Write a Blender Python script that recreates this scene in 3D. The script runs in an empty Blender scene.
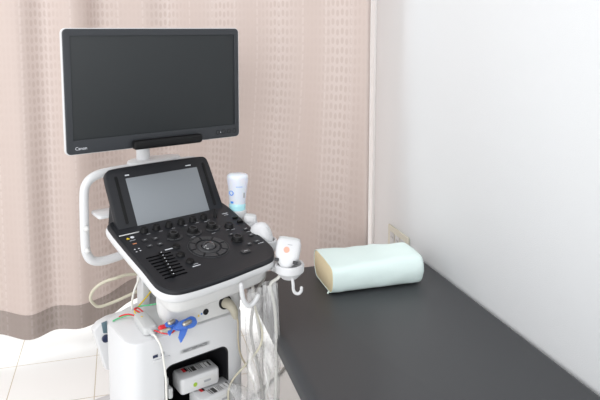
import bpy, bmesh, math, random
from mathutils import Matrix, Vector, noise
S = bpy.context.scene
COL = S.collection
R = math.radians
PI = math.pi

# ------------------------------------------------------------------ camera
YAW, PITCH = 16.05, 6.08
cam = bpy.data.cameras.new('camera'); cam.sensor_width = 36; cam.lens = 629 * 36 / 600
cam.shift_y = -0.175; cam.clip_start = 0.02
co = bpy.data.objects.new('camera', cam); COL.objects.link(co)
co.location = (0, 0, 1.32); co.rotation_euler = (R(90 - PITCH), 0, R(-YAW))
S.camera = co
# ------------------------------------------------------------------ light
w = bpy.data.worlds.new('world'); S.world = w; w.use_nodes = True
bg = w.node_tree.nodes['Background']
bg.inputs[0].default_value = (0.97, 0.98, 1.0, 1); bg.inputs[1].default_value = 1.02
def area(name, loc, rot, sx, sy, e, col=(1, 1, 1)):
    l = bpy.data.lights.new(name, 'AREA'); l.shape = 'RECTANGLE'; l.size = sx; l.size_y = sy
    l.energy = e; l.color = col
    o = bpy.data.objects.new(name, l); COL.objects.link(o); o.location = loc; o.rotation_euler = rot
    return o
area('ceiling_panel_light', (-0.9, 1.2, 2.38), (0, 0, 0), 0.9, 0.9, 10, (1, 1, 1))
area('near_fill_light', (-1.15, -2.1, 1.65), (R(83), 0, R(-22)), 2.5, 1.6, 64, (1, 1, 1))  # unseen fill added behind the camera to brighten faces turned towards it
area('window_daylight', (-2.2, 1.1, 1.9), (R(80), 0, R(-75)), 0.4, 1.3, 8.0, (0.96, 0.98, 1.0))
area('far_room_light', (1.6, 3.7, 2.38), (0, 0, 0), 1.2, 1.0, 54)
S.view_settings.view_transform = 'Standard'; S.view_settings.look = 'None'
S.view_settings.gamma = 1; S.view_settings.use_curve_mapping = False
S.view_settings.exposure = 0.10

# ------------------------------------------------------------------ materials
def mat(name, col, rough=0.5, metal=0.0, coat=0.0, bump=None, trans=0.0, alpha=1.0, emit=None, spec=0.5, sub=0.0):
    m = bpy.data.materials.new(name); m.use_nodes = True
    nt = m.node_tree; b = nt.nodes['Principled BSDF']
    b.inputs['Base Color'].default_value = (*col, 1); b.inputs['Roughness'].default_value = rough
    b.inputs['Metallic'].default_value = metal; b.inputs['Coat Weight'].default_value = coat
    b.inputs['Transmission Weight'].default_value = trans; b.inputs['Alpha'].default_value = alpha
    b.inputs['Specular IOR Level'].default_value = spec
    if sub: b.inputs['Subsurface Weight'].default_value = sub; b.inputs['Subsurface Scale'].default_value = 0.01
    if emit: b.inputs['Emission Color'].default_value = (*emit[0], 1); b.inputs['Emission Strength'].default_value = emit[1]
    # a little colour and relief variation on everything
    tc = nt.nodes.new('ShaderNodeTexCoord'); nz = nt.nodes.new('ShaderNodeTexNoise')
    sc, st = bump or (220, 0.02)
    nz.inputs['Scale'].default_value = sc; nz.inputs['Detail'].default_value = 3
    nt.links.new(tc.outputs['Object'], nz.inputs['Vector'])
    bp = nt.nodes.new('ShaderNodeBump'); bp.inputs['Strength'].default_value = st; bp.inputs['Distance'].default_value = 0.002
    nt.links.new(nz.outputs['Fac'], bp.inputs['Height']); nt.links.new(bp.outputs['Normal'], b.inputs['Normal'])
    return m
def srgb(r, g, b):
    f = lambda c: (c / 255 / 12.92) if c / 255 <= 0.04045 else ((c / 255 + 0.055) / 1.055) ** 2.4
    return (f(r), f(g), f(b))
M = {}
M['white'] = mat('white_plastic', (0.61, 0.615, 0.625), 0.38)
M['greywhite'] = mat('warm_white_plastic', (0.60, 0.60, 0.595), 0.42)
M['offwhite'] = mat('light_grey_plastic', (0.52, 0.53, 0.53), 0.45)
M['black'] = mat('charcoal_plastic', (0.0125, 0.0135, 0.0165), 0.45, spec=0.33)
M['black2'] = mat('dark_plastic', (0.004, 0.004, 0.0045), 0.5, spec=0.25)
M['key'] = mat('key_rubber', (0.028, 0.029, 0.032), 0.5)
M['deep'] = mat('black_bay', (0.006, 0.006, 0.008), 0.6)
M['bezel'] = mat('slate_bezel', (0.023, 0.026, 0.031), 0.42)
M['screen'] = mat('matte_screen', (0.021, 0.024, 0.026), 0.55, spec=0.35)
M['lcd'] = mat('grey_lcd', (0.235, 0.255, 0.275), 0.5, spec=0.35)  # one even grey base colour across the touch display
M['mark'] = mat('printed_mark', (0.62, 0.64, 0.68), 0.5)
M['dimmark'] = mat('faint_mark', (0.34, 0.35, 0.37), 0.5)
M['slot'] = mat('slot_black', (0.0015, 0.0015, 0.0018), 0.9, spec=0.05)
M['steel'] = mat('steel', (0.45, 0.42, 0.37), 0.35, 0.9)
M['blue'] = mat('blue_clamp', (0.055, 0.16, 0.56), 0.4)
M['red'] = mat('red_plastic', (0.62, 0.02, 0.03), 0.4)
M['yellow'] = mat('yellow_plastic', (0.75, 0.55, 0.03), 0.4)
M['green'] = mat('green_plastic', (0.10, 0.50, 0.22), 0.4)
M['bluedot'] = mat('blue_dot', (0.06, 0.2, 0.55), 0.4)
M['orange'] = mat('orange_mark', (0.62, 0.25, 0.12), 0.5)
M['pink'] = mat('salmon_dot', (0.80, 0.36, 0.27), 0.5)
M['beige'] = mat('beige_rubber', (0.40, 0.37, 0.295), 0.5)
M['cable'] = mat('beige_cable', (0.50, 0.47, 0.37), 0.5)
M['cablew'] = mat('white_cable', (0.70, 0.69, 0.65), 0.5)
M['cableg'] = mat('grey_cable', (0.33, 0.32, 0.30), 0.5)
M['cableb'] = mat('tan_cable', (0.40, 0.35, 0.26), 0.5)
M['navy'] = mat('navy_knob', (0.012, 0.02, 0.06), 0.35)
M['slate'] = mat('slate_patch', (0.10, 0.16, 0.19), 0.5)
M['leather'] = mat('black_leather', (0.038, 0.040, 0.044), 0.46, bump=(900, 0.12))
M['paper'] = mat('mint_paper', (0.74, 0.87, 0.845), 0.75, bump=(60, 0.25))
M['foam'] = mat('cream_foam', (0.88, 0.76, 0.50), 0.8, bump=(400, 0.1))
M['ivory'] = mat('ivory_plastic', (0.64, 0.61, 0.51), 0.45)
M['wall'] = mat('wallpaper', (0.735, 0.75, 0.76), 0.85, bump=(420, 0.3))
M['trim'] = mat('white_trim', (0.90, 0.91, 0.91), 0.4)
M['bottle'] = mat('bottle_plastic', (0.80, 0.84, 0.92), 0.28, alpha=0.88, sub=0.2)
M['gel'] = mat('turquoise_gel', (0.42, 0.74, 0.80), 0.25)
M['cyan'] = mat('label_blue', (0.05, 0.28, 0.80), 0.4)
M['sheath'] = None
M['ball'] = mat('track_ball', (0.02, 0.02, 0.023), 0.12, coat=0.6)
M['darkwood'] = mat('brown_box', (0.12, 0.07, 0.04), 0.5)
M['gold'] = mat('gold_box', (0.55, 0.42, 0.2), 0.5)
M['bluegrey'] = mat('blue_grey_panel', (0.40, 0.44, 0.50), 0.4)

def sheath_mat():
    m = bpy.data.materials.new('clear_plastic_film'); m.use_nodes = True
    nt = m.node_tree; nt.nodes.clear()
    out = nt.nodes.new('ShaderNodeOutputMaterial'); mix = nt.nodes.new('ShaderNodeMixShader')
    mix2 = nt.nodes.new('ShaderNodeMixShader')
    tr = nt.nodes.new('ShaderNodeBsdfTransparent'); gl = nt.nodes.new('ShaderNodeBsdfGlossy'); df = nt.nodes.new('ShaderNodeBsdfDiffuse')
    tr.inputs[0].default_value = (0.93, 0.93, 0.93, 1)
    gl.inputs['Roughness'].default_value = 0.12; df.inputs[0].default_value = (0.9, 0.9, 0.9, 1)
    nz = nt.nodes.new('ShaderNodeTexNoise'); nz.inputs['Scale'].default_value = 26; nz.inputs['Detail'].default_value = 4
    nz.inputs['Distortion'].default_value = 1.4
    tc = nt.nodes.new('ShaderNodeTexCoord'); mp = nt.nodes.new('ShaderNodeMapping'); mp.inputs['Scale'].default_value = (1, 1, 0.25)
    nt.links.new(tc.outputs['Object'], mp.inputs[0]); nt.links.new(mp.outputs[0], nz.inputs['Vector'])
    cr = nt.nodes.new('ShaderNodeValToRGB'); cr.color_ramp.elements[0].position = 0.5; cr.color_ramp.elements[1].position = 0.72
    cr.color_ramp.elements[0].color = (0.20, 0.20, 0.20, 1); cr.color_ramp.elements[1].color = (0.8, 0.8, 0.8, 1)
    nt.links.new(nz.outputs['Fac'], cr.inputs[0])
    bp = nt.nodes.new('ShaderNodeBump'); bp.inputs['Strength'].default_value = 0.9; bp.inputs['Distance'].default_value = 0.01
    nt.links.new(nz.outputs['Fac'], bp.inputs['Height']); nt.links.new(bp.outputs[0], gl.inputs['Normal'])
    fr = nt.nodes.new('ShaderNodeLayerWeight'); fr.inputs[0].default_value = 0.35
    nt.links.new(fr.outputs['Facing'], mix2.inputs[0]) ; mix2.inputs[0].default_value = 0.4
    nt.links.new(df.outputs[0], mix2.inputs[1]); nt.links.new(gl.outputs[0], mix2.inputs[2])
    nt.links.new(cr.outputs[0], mix.inputs[0]); nt.links.new(tr.outputs[0], mix.inputs[1]); nt.links.new(mix2.outputs[0], mix.inputs[2])
    nt.links.new(mix.outputs[0], out.inputs[0])
    return m
M['sheath'] = sheath_mat()

class NT:
    """tiny node graph helper"""
    def __init__(s, m): s.nt = m.node_tree
    def n(s, t, **k):
        x = s.nt.nodes.new(t)
        for a, v in k.items(): setattr(x, a, v)
        return x
    def put(s, sock, v):
        if isinstance(v, bpy.types.NodeSocket): s.nt.links.new(v, sock)
        else: sock.default_value = v
    def math(s, op, a, b=0.0, c=0.0):
        x = s.n('ShaderNodeMath', operation=op)
        s.put(x.inputs[0], a); s.put(x.inputs[1], b); s.put(x.inputs[2], c)
        return x.outputs[0]
    def mix(s, f, a, b):
        x = s.n('ShaderNodeMix', data_type='RGBA'); s.put(x.inputs[0], f); s.put(x.inputs[6], a); s.put(x.inputs[7], b)
        return x.outputs[2]

def curtain_mat(name, base, light, dark, trans=0.12):
    m = bpy.data.materials.new(name); m.use_nodes = True
    g = NT(m); b = m.node_tree.nodes['Principled BSDF']; b.inputs['Roughness'].default_value = 0.8
    b.inputs['Specular IOR Level'].default_value = 0.2
    tc = g.n('ShaderNodeTexCoord'); sp = g.n('ShaderNodeSeparateXYZ'); g.nt.links.new(tc.outputs['UV'], sp.inputs[0])
    u, v = sp.outputs[0], sp.outputs[1]
    # lozenges: cells 19 mm wide, 33 mm high, every other column shifted half a cell
    cu = g.math('DIVIDE', u, 0.0185); iu = g.math('FLOOR', cu); fu = g.math('SUBTRACT', g.math('FRACT', cu), 0.5)
    odd = g.math('MODULO', iu, 2.0)
    cv = g.math('ADD', g.math('DIVIDE', v, 0.034), g.math('MULTIPLY', odd, 0.12)); fv = g.math('SUBTRACT', g.math('FRACT', cv), 0.5)
    d = g.math('SQRT', g.math('ADD', g.math('POWER', g.math('MULTIPLY', fu, 2.6), 2.0), g.math('POWER', g.math('MULTIPLY', fv, 2.4), 2.0)))
    ell = g.math('SUBTRACT', 1.0, g.math('SMOOTH_MIN', g.math('MAXIMUM', g.math('MULTIPLY', g.math('SUBTRACT', d, 0.75), 5.0), 0.0), 1.0, 0.1))
    grp = g.math('MULTIPLY_ADD', g.math('SINE', g.math('MULTIPLY', u, 2 * PI / 0.27)), 0.5, 0.5)
    grp = g.math('MULTIPLY_ADD', g.math('POWER', grp, 1.3), 0.8, 0.2)
    f1 = g.math('MULTIPLY', g.math('MULTIPLY', ell, grp), 0.75)
    # narrow bright dashed warp columns
    cu2 = g.math('FRACT', g.math('DIVIDE', u, 0.105)); st = g.math('LESS_THAN', g.math('ABSOLUTE', g.math('SUBTRACT', cu2, 0.35)), 0.035)
    dash = g.math('GREATER_THAN', g.math('FRACT', g.math('DIVIDE', v, 0.034)), 0.28)
    f2 = g.math('MULTIPLY', g.math('MULTIPLY', st, dash), 0.30)
    nz = g.n('ShaderNodeTexNoise'); mp = g.n('ShaderNodeMapping'); mp.inputs['Scale'].default_value = (260, 8, 1)
    g.nt.links.new(tc.outputs['UV'], mp.inputs[0]); g.nt.links.new(mp.outputs[0], nz.inputs['Vector']); nz.inputs['Scale'].default_value = 1
    c = g.mix(g.math('MULTIPLY', nz.outputs['Fac'], 0.35), (*base, 1), (*dark, 1))
    c = g.mix(g.math('MULTIPLY', grp, 0.38), c, (*light, 1)); c = g.mix(f1, c, (*dark, 1)); c = g.mix(f2, c, (*light, 1))
    g.nt.links.new(c, b.inputs['Base Color'])
    return m
M['curtain'] = curtain_mat('pink_woven_curtain', (0.55, 0.46, 0.42), (0.66, 0.585, 0.555), (0.50, 0.405, 0.365))
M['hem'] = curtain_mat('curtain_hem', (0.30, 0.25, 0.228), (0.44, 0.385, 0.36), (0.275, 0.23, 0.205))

def floor_mat():
    m = bpy.data.materials.new('cream_floor_tile'); m.use_nodes = True
    g = NT(m); b = m.node_tree.nodes['Principled BSDF']; b.inputs['Roughness'].default_value = 0.55
    tc = g.n('ShaderNodeTexCoord'); sp = g.n('ShaderNodeSeparateXYZ'); g.nt.links.new(tc.outputs['Object'], sp.inputs[0])
    def line(x, off):
        f = g.math('FRACT', g.math('DIVIDE', g.math('SUBTRACT', x, off - 30.0), 0.30))
        e = g.math('MINIMUM', f, g.math('SUBTRACT', 1.0, f)); return g.math('LESS_THAN', e, 0.0055)
    l = g.math('MAXIMUM', line(sp.outputs[0], -0.421), line(sp.outputs[1], 2.558))
    nz = g.n('ShaderNodeTexNoise'); nz.inputs['Scale'].default_value = 3; g.nt.links.new(tc.outputs['Object'], nz.inputs['Vector'])
    base = g.mix(nz.outputs['Fac'], (0.95, 0.95, 0.93, 1), (0.94, 0.94, 0.92, 1))
    c = g.mix(l, base, (0.60, 0.53, 0.42, 1)); g.nt.links.new(c, b.inputs['Base Color'])
    return m
M['floor'] = floor_mat()

def barcode_mat():
    m = bpy.data.materials.new('barcode_label'); m.use_nodes = True
    g = NT(m); b = m.node_tree.nodes['Principled BSDF']
    tc = g.n('ShaderNodeTexCoord'); sp = g.n('ShaderNodeSeparateXYZ'); g.nt.links.new(tc.outputs['UV'], sp.inputs[0])
    n = g.n('ShaderNodeTexWhiteNoise', noise_dimensions='1D'); g.nt.links.new(g.math('FLOOR', g.math('MULTIPLY', sp.outputs[0], 34.0)), n.inputs['W'])
    c = g.mix(g.math('GREATER_THAN', n.outputs['Value'], 0.5), (0.75, 0.75, 0.75, 1), (0.03, 0.03, 0.03, 1))
    g.nt.links.new(c, b.inputs['Base Color']); return m
M['barcode'] = barcode_mat()
def smudge_mat():
    m = bpy.data.materials.new('faded_print'); m.use_nodes = True
    g = NT(m); b = m.node_tree.nodes['Principled BSDF']; b.inputs['Base Color'].default_value = (0.20, 0.205, 0.21, 1)
    tc = g.n('ShaderNodeTexCoord'); sp = g.n('ShaderNodeSeparateXYZ'); g.nt.links.new(tc.outputs['UV'], sp.inputs[0])
    x = g.math('ABSOLUTE', g.math('SUBTRACT', sp.outputs[0], 0.5)); y = g.math('ABSOLUTE', g.math('SUBTRACT', sp.outputs[1], 0.5))
    fx = g.math('MINIMUM', g.math('MULTIPLY', g.math('SUBTRACT', 0.5, x), 7.0), 1.0)
    fy = g.math('MINIMUM', g.math('MULTIPLY', g.math('SUBTRACT', 0.5, y), 3.2), 1.0)
    nz = g.n('ShaderNodeTexNoise'); nz.inputs['Scale'].default_value = 7; g.nt.links.new(tc.outputs['UV'], nz.inputs['Vector'])
    a = g.math('MULTIPLY', g.math('MULTIPLY', fx, fy), g.math('MULTIPLY_ADD', nz.outputs['Fac'], 0.7, 0.25))
    g.nt.links.new(a, b.inputs['Alpha']); return m
M['smudge'] = smudge_mat()

# ------------------------------------------------------------------ geometry helpers
def frame(yaw, o=(0, 0, 0), tilt=0):
    return Matrix.Translation(o) @ Matrix.Rotation(R(yaw), 4, 'Z') @ Matrix.Rotation(R(tilt), 4, 'X')
I = Matrix.Identity(4)
def rrect(x0, x1, y0, y1, r, n=5):
    pts = []
    for cx, cy, a0 in ((x1 - r, y1 - r, 0), (x0 + r, y1 - r, 90), (x0 + r, y0 + r, 180), (x1 - r, y0 + r, 270)):
        for i in range(n + 1):
            a = R(a0 + 90 * i / n); pts.append((cx + r * math.cos(a), cy + r * math.sin(a)))
    return pts
def circle(cx, cy, r, n=20, ry=None): return [(cx + r * math.cos(2 * PI * i / n), cy + (ry or r) * math.sin(2 * PI * i / n)) for i in range(n)]
def smooth_closed(P, sub=4):
    out = []; n = len(P)
    for i in range(n):
        p0, p1, p2, p3 = P[i - 1], P[i], P[(i + 1) % n], P[(i + 2) % n]
        for k in range(sub):
            t = k / sub
            out.append(tuple(0.5 * (2 * b + (c - a) * t + (2 * a - 5 * b + 4 * c - d) * t * t + (3 * b - a - 3 * c + d) * t ** 3) for a, b, c, d in zip(p0, p1, p2, p3)))
    return out
def spline(P, sub=8):
    P = [Vector(p) for p in P]; out = []
    for i in range(len(P) - 1):
        p0 = P[max(i - 1, 0)]; p1 = P[i]; p2 = P[i + 1]; p3 = P[min(i + 2, len(P) - 1)]
        for k in range(sub):
            t = k / sub
            out.append(0.5 * (2 * p1 + (p2 - p0) * t + (2 * p0 - 5 * p1 + 4 * p2 - p3) * t * t + (3 * p1 - p0 - 3 * p2 + p3) * t ** 3))
    out.append(P[-1]); return out
def offset(P, d):
    """move a CCW outline inward by d"""
    n = len(P); out = []
    for i in range(n):
        a = Vector(P[i - 1]); b = Vector(P[i]); c = Vector(P[(i + 1) % n])
        e1 = (b - a); e2 = (c - b)
        if e1.length < 1e-9: e1 = e2
        if e2.length < 1e-9: e2 = e1
        n1 = Vector((-e1.y, e1.x)).normalized(); n2 = Vector((-e2.y, e2.x)).normalized()
        m = (n1 + n2)
        m = m.normalized() if m.length > 1e-6 else n1
        out.append(tuple(b + m * d))
    return out
class B:
    def __init__(s, F=I): s.bm = bmesh.new(); s.F = F; s.uv = None
    def vs(s, pts, F=None):
        F = F or s.F; return [s.bm.verts.new(F @ Vector(p)) for p in pts]
    def rings(s, rings, cap=True, closed=True, F=None, capb=True):
        vr = [s.vs(r, F) for r in rings]; n = len(vr[0])
        for a, b in zip(vr, vr[1:]):
            for i in range(n if closed else n - 1):
                j = (i + 1) % n; s.bm.faces.new((a[i], a[j], b[j], b[i]))
        if capb: s.bm.faces.new(list(reversed(vr[0])))
        if cap: s.bm.faces.new(vr[-1])
        return s
    def loft(s, outline, prof, F=None, cap=True, capb=True):
        """outline in local xy, prof = [(inset, z)]"""
        return s.rings([[(x, y, z) for x, y in offset(outline, d)] for d, z in prof], cap=cap, capb=capb, F=F)
    def slab(s, outline, z0, z1, b=0.002, F=None, top=True, bot=True):
        b = min(b, (z1 - z0) * 0.49)
        k = 0.3 * b
        pr = ([(b, z0), (k, z0 + k), (0, z0 + b)] if bot else [(0, z0)]) + ([(0, z1 - b), (k, z1 - k), (b, z1)] if top else [(0, z1)])
        return s.loft(outline, pr, F)
    def box(s, x0, x1, y0, y1, z0, z1, r=0.004, b=0.002, F=None, n=4):
        r = min(r, (x1 - x0) * 0.49, (y1 - y0) * 0.49)
        return s.slab(rrect(x0, x1, y0, y1, r, n), z0, z1, b, F)
    def cyl(s, cx, cy, r, z0, z1, b=0.001, n=20, r1=None, F=None):
        r1 = r if r1 is None else r1; b = min(b, abs(z1 - z0) * 0.45)
        pr = [(r - b, z0), (r, z0 + b), (r1, z1 - b), (r1 - b, z1)]
        return s.rings([[(x, y, z) for x, y in circle(cx, cy, q, n)] for q, z in pr], F=F)
    def lathe(s, prof, cx=0, cy=0, n=28, F=None, cap=True, capb=True, sy=1.0):
        return s.rings([[(cx + q * math.cos(2 * PI * i / n), cy + sy * q * math.sin(2 * PI * i / n), z) for i in range(n)] for q, z in prof], F=F, cap=cap, capb=capb)
    def ring(s, cx, cy, r0, r1, z0, z1, n=32, F=None, a0=0, a1=360):
        full = abs(a1 - a0) >= 360; k = n if full else max(3, int(n * abs(a1 - a0) / 360)) + 1
        rr = []
        for i in range(k):
            a = R(a0 + (a1 - a0) * i / (k if full else k - 1)); c, q = math.cos(a), math.sin(a); b = min((r1 - r0), (z1 - z0)) * 0.25
            rr.append([(cx + p * c, cy + p * q, z) for p, z in ((r0, z0), (r1, z0), (r1, z1 - b), (r1 - b, z1), (r0 + b, z1), (r0, z1 - b))])
        if full: rr.append(rr[0])
        vr = [s.vs(r, F) for r in (rr[:-1] if full else rr)]
        if full: vr.append(vr[0])
        for a, b2 in zip(vr, vr[1:]):
            for i in range(6): s.bm.faces.new((a[i], a[(i + 1) % 6], b2[(i + 1) % 6], b2[i]))
        if not full: s.bm.faces.new(vr[0]); s.bm.faces.new(list(reversed(vr[-1])))
        return s
    def tube(s, P, r, n=10, F=None, r1=None, sub=8, rnd=True):
        F = F or s.F
        P = [F @ Vector(p) for p in P]
        if sub: P = spline(P, sub)
        T = [(P[min(i + 1, len(P) - 1)] - P[max(i - 1, 0)]).normalized() for i in range(len(P))]
        up = Vector((0, 0, 1)) if abs(T[0].z) < 0.9 else Vector((1, 0, 0))
        N = (up - T[0] * up.dot(T[0])).normalized(); rings = []
        def rad(i):
            t = i / (len(P) - 1); q = r if r1 is None else r + (r1 - r) * t
            return q
        for i, p in enumerate(P):
            N = (N - T[i] * N.dot(T[i])).normalized(); Bn = T[i].cross(N); q = rad(i)
            rings.append([p + (N * math.cos(2 * PI * k / n) + Bn * math.sin(2 * PI * k / n)) * q for k in range(n)])
        if rnd:
            def cap(p, t, ring, sgn):
                return [[p + (v - p) * f + t * sgn * rr for v in ring] for f, rr in ((0.75, 0.6 * rad(0)), (0.35, 0.9 * rad(0)))]
            rings = list(reversed(cap(P[0], T[0], rings[0], -1))) + rings + cap(P[-1], T[-1], rings[-1], 1)
        return s.rings(rings, F=I)
    def build(s, name, m, parent=None, label=None, cat=None, group=None, kind=None, ang=35, org=None):
        bmesh.ops.recalc_face_normals(s.bm, faces=s.bm.faces)
        me = bpy.data.meshes.new(name)
        Wm = ROOT[parent.name] if parent else (org or I)
        s.bm.transform(Wm.inverted())
        s.bm.to_mesh(me); s.bm.free()
        me.materials.append(M[m] if isinstance(m, str) else m)
        for p in me.polygons: p.use_smooth = True
        me.set_sharp_from_angle(angle=R(ang))
        o = bpy.data.objects.new(name, me); COL.objects.link(o)
        if parent: o.parent = parent
        else: o.matrix_world = Wm
        ROOT[o.name] = Wm
        tag(o, label, cat, group, kind); return o
ROOT = {}
def tag(o, label=None, cat=None, group=None, kind=None):
    if label: o['label'] = label
    if cat: o['category'] = cat
    if group: o['group'] = group
    if kind: o['kind'] = kind
    return o
def thing(name, label, cat, F, group=None):
    o = bpy.data.objects.new(name, None); COL.objects.link(o); o.matrix_world = F; o.empty_display_size = 0.05
    ROOT[o.name] = F.copy(); tag(o, label, cat, group); return o
def cut(o, cutter_bm):
    """subtract a shape from o and keep plain mesh data"""
    me = bpy.data.meshes.new('cut'); cutter_bm.transform(ROOT[o.name].inverted()); bmesh.ops.recalc_face_normals(cutter_bm, faces=cutter_bm.faces)
    cutter_bm.to_mesh(me); cutter_bm.free()
    c = bpy.data.objects.new('cut', me); COL.objects.link(c)
    if o.parent: c.parent = o.parent
    else: c.matrix_world = o.matrix_world
    md = o.modifiers.new('b', 'BOOLEAN'); md.operation = 'DIFFERENCE'; md.object = c; md.solver = 'EXACT'
    dg = bpy.context.evaluated_depsgraph_get(); dg.update()
    nm = bpy.data.meshes.new_from_object(o.evaluated_get(dg)); o.modifiers.clear()
    o.data = nm; nm.set_sharp_from_angle(angle=R(35))
    bpy.data.objects.remove(c); bpy.data.meshes.remove(me)
def text(body, size, F, m, name, parent, align='CENTER'):
    cu = bpy.data.curves.new('t', 'FONT'); cu.body = body; cu.size = size; cu.align_x = align; cu.align_y = 'CENTER'; cu.extrude = 0.0002
    t = bpy.data.objects.new('t', cu); COL.objects.link(t)
    dg = bpy.context.evaluated_depsgraph_get(); dg.update()
    me = bpy.data.meshes.new_from_object(t.evaluated_get(dg)); bpy.data.objects.remove(t)
    me.transform(ROOT[parent.name].inverted() @ F); me.materials.clear(); me.materials.append(M[m])
    o = bpy.data.objects.new(name, me); COL.objects.link(o); o.parent = parent; ROOT[o.name] = ROOT[parent.name]; return o
def decal(name, m, parent, F, sx, sy, th=0.0003):
    b = B(F); vs = b.vs([(-sx / 2, -sy / 2, 0), (sx / 2, -sy / 2, 0), (sx / 2, sy / 2, 0), (-sx / 2, sy / 2, 0)])
    f = b.bm.faces.new(vs); uv = b.bm.loops.layers.uv.new('UVMap')
    for l, c in zip(f.loops, ((0, 0), (1, 0), (1, 1), (0, 1))): l[uv].uv = c
    return b.build(name, m, parent)

FC = frame(22)                       # cart frame
FM = frame(20)                       # monitor frame
FK = frame(24.5, (.241, 1.445, .725), 12)   # control panel plane
FT = frame(24.5, (.1383, 1.744, .7896), 60.2) @ Matrix.Scale(1.04, 4)  # touch screen plane
def flip(x, y, z): return Matrix.Translation((x, y, z)) @ Matrix.Rotation(PI / 2, 4, 'X')  # local xy -> xz, z towards -y

# ------------------------------------------------------------------ setting
b = B(); b.slab([(-3, -1.2), (3.6, -1.2), (3.6, 4.72), (-3, 4.72)], -0.05, 0, 0.001); b.build('floor', 'floor', kind='structure')
b = B(); b.slab([(.995, -1.2), (1.115, -1.2), (1.115, 2.349), (.995, 2.349)], 0, 2.4, 0.001); b.build('wall_right', 'wall', kind='structure')
b = B(); b.slab([(-3, 4.6), (3.6, 4.6), (3.6, 4.72), (-3, 4.72)], 0, 2.4, 0.001); b.build('wall_back', 'wall', kind='structure')
b = B(); b.slab([(3.5, 2.349), (3.6, 2.349), (3.6, 4.6), (3.5, 4.6)], 0, 2.4, 0.001); b.build('wall_side', 'wall', kind='structure')
b = B(); b.box(.984, 1.13, 2.349, 2.405, 0, 2.4, 0.004, 0.001); b.build('trim_1', 'trim', kind='structure')
b = B(); b.box(.983, .995, -1.2, 2.348, 0, 0.07, 0.002, 0.003); b.build('baseboard_right', 'trim', kind='structure')

# curtain
CP = [(-1.9, 2.60), (-1.6, 2.70), (-1.4, 2.58), (-1.15, 2.70), (-.95, 2.58), (-.75, 2.70), (-.62, 2.70), (-.495, 2.667), (-.372, 2.58), (-.281, 2.645), (-.19, 2.625), (-.131, 2.657), (-.069, 2.711), (.016, 2.84), (.10, 2.90), (.2, 2.94), (.30, 2.92), (.40, 2.84), (.50, 2.72), (.58, 2.56), (.66, 2.44), (.72, 2.28), (.78, 2.20), (.815, 2.09), (.832, 2.045), (.847, 2.055), (.852, 2.075)]
TP = [(-1.9, 2.62), (-1.6, 2.66), (-1.4, 2.62), (-1.15, 2.66), (-.95, 2.61), (-.75, 2.665), (-.62, 2.63), (-.495, 2.66), (-.372, 2.63), (-.281, 2.675), (-.19, 2.63), (-.131, 2.645), (-.069, 2.70), (.016, 2.69), (.10, 2.66), (.2, 2.66), (.30, 2.58), (.40, 2.51), (.50, 2.42), (.58, 2.33), (.66, 2.25), (.72, 2.17), (.78, 2.11), (.815, 2.06), (.832, 2.045), (.847, 2.055), (.852, 2.075)]
cp = spline([(x, y, 0) for x, y in CP], 7); tp = spline([(x, y, 0) for x, y in TP], 7)
arc = [0]
for a, c in zip(tp, tp[1:]): arc.append(arc[-1] + (c - a).length * 1.02)
def curtain_strip(z0, z1, nz, off=0.0):
    b = B(); uvl = b.bm.loops.layers.uv.new('UVMap'); uvs = {}
    def grid(dy):
        rows = []
        for j in range(nz + 1):
            z = z0 + (z1 - z0) * j / nz; t = max(0, min(1, (z - 0.09) / 1.5)); t = t * t * (3 - 2 * t) ; t = min(1, 0.15 * min(1, z) + t)
            row = []
            for i, (c, q) in enumerate(zip(cp, tp)):
                p = c.lerp(q, t); v = b.bm.verts.new((p.x, p.y + dy, z)); uvs[v] = (arc[i], z); row.append(v)
            rows.append(row)
        return rows
    A, C = grid(-off), grid(-off + 0.0025 + 2 * off)
    nx = len(cp)
    def q(*v): b.bm.faces.new(v)
    for j in range(nz):
        for i in range(nx - 1):
            q(A[j][i], A[j][i + 1], A[j + 1][i + 1], A[j + 1][i]); q(C[j][i + 1], C[j][i], C[j + 1][i], C[j + 1][i + 1])
        q(A[j][0], A[j + 1][0], C[j + 1][0], C[j][0]); q(A[j][-1], C[j][-1], C[j + 1][-1], A[j + 1][-1])
    for i in range(nx - 1):
        q(A[0][i], C[0][i], C[0][i + 1], A[0][i + 1]); q(A[-1][i], A[-1][i + 1], C[-1][i + 1], C[-1][i])
    for f in b.bm.faces:
        for l in f.loops: l[uvl].uv = uvs[l.vert]
    return b
cur = thing('privacy_curtain', 'pale pink woven privacy curtain hanging behind the ultrasound machine, darker hem', 'curtain', frame(0, (0, 2.6, 0.09)))
curtain_strip(.19, 2.3, 30).build('curtain_cloth', 'curtain', cur, ang=80)
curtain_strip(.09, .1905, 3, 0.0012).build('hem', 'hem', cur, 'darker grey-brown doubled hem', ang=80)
b = B(); b.tube([(-1.9, 2.63, 2.32), (-.5, 2.65, 2.32), (.1, 2.67, 2.32), (.5, 2.42, 2.32), (.85, 2.06, 2.32)], 0.01); b.build('curtain_rail', 'steel', cur)

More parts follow.
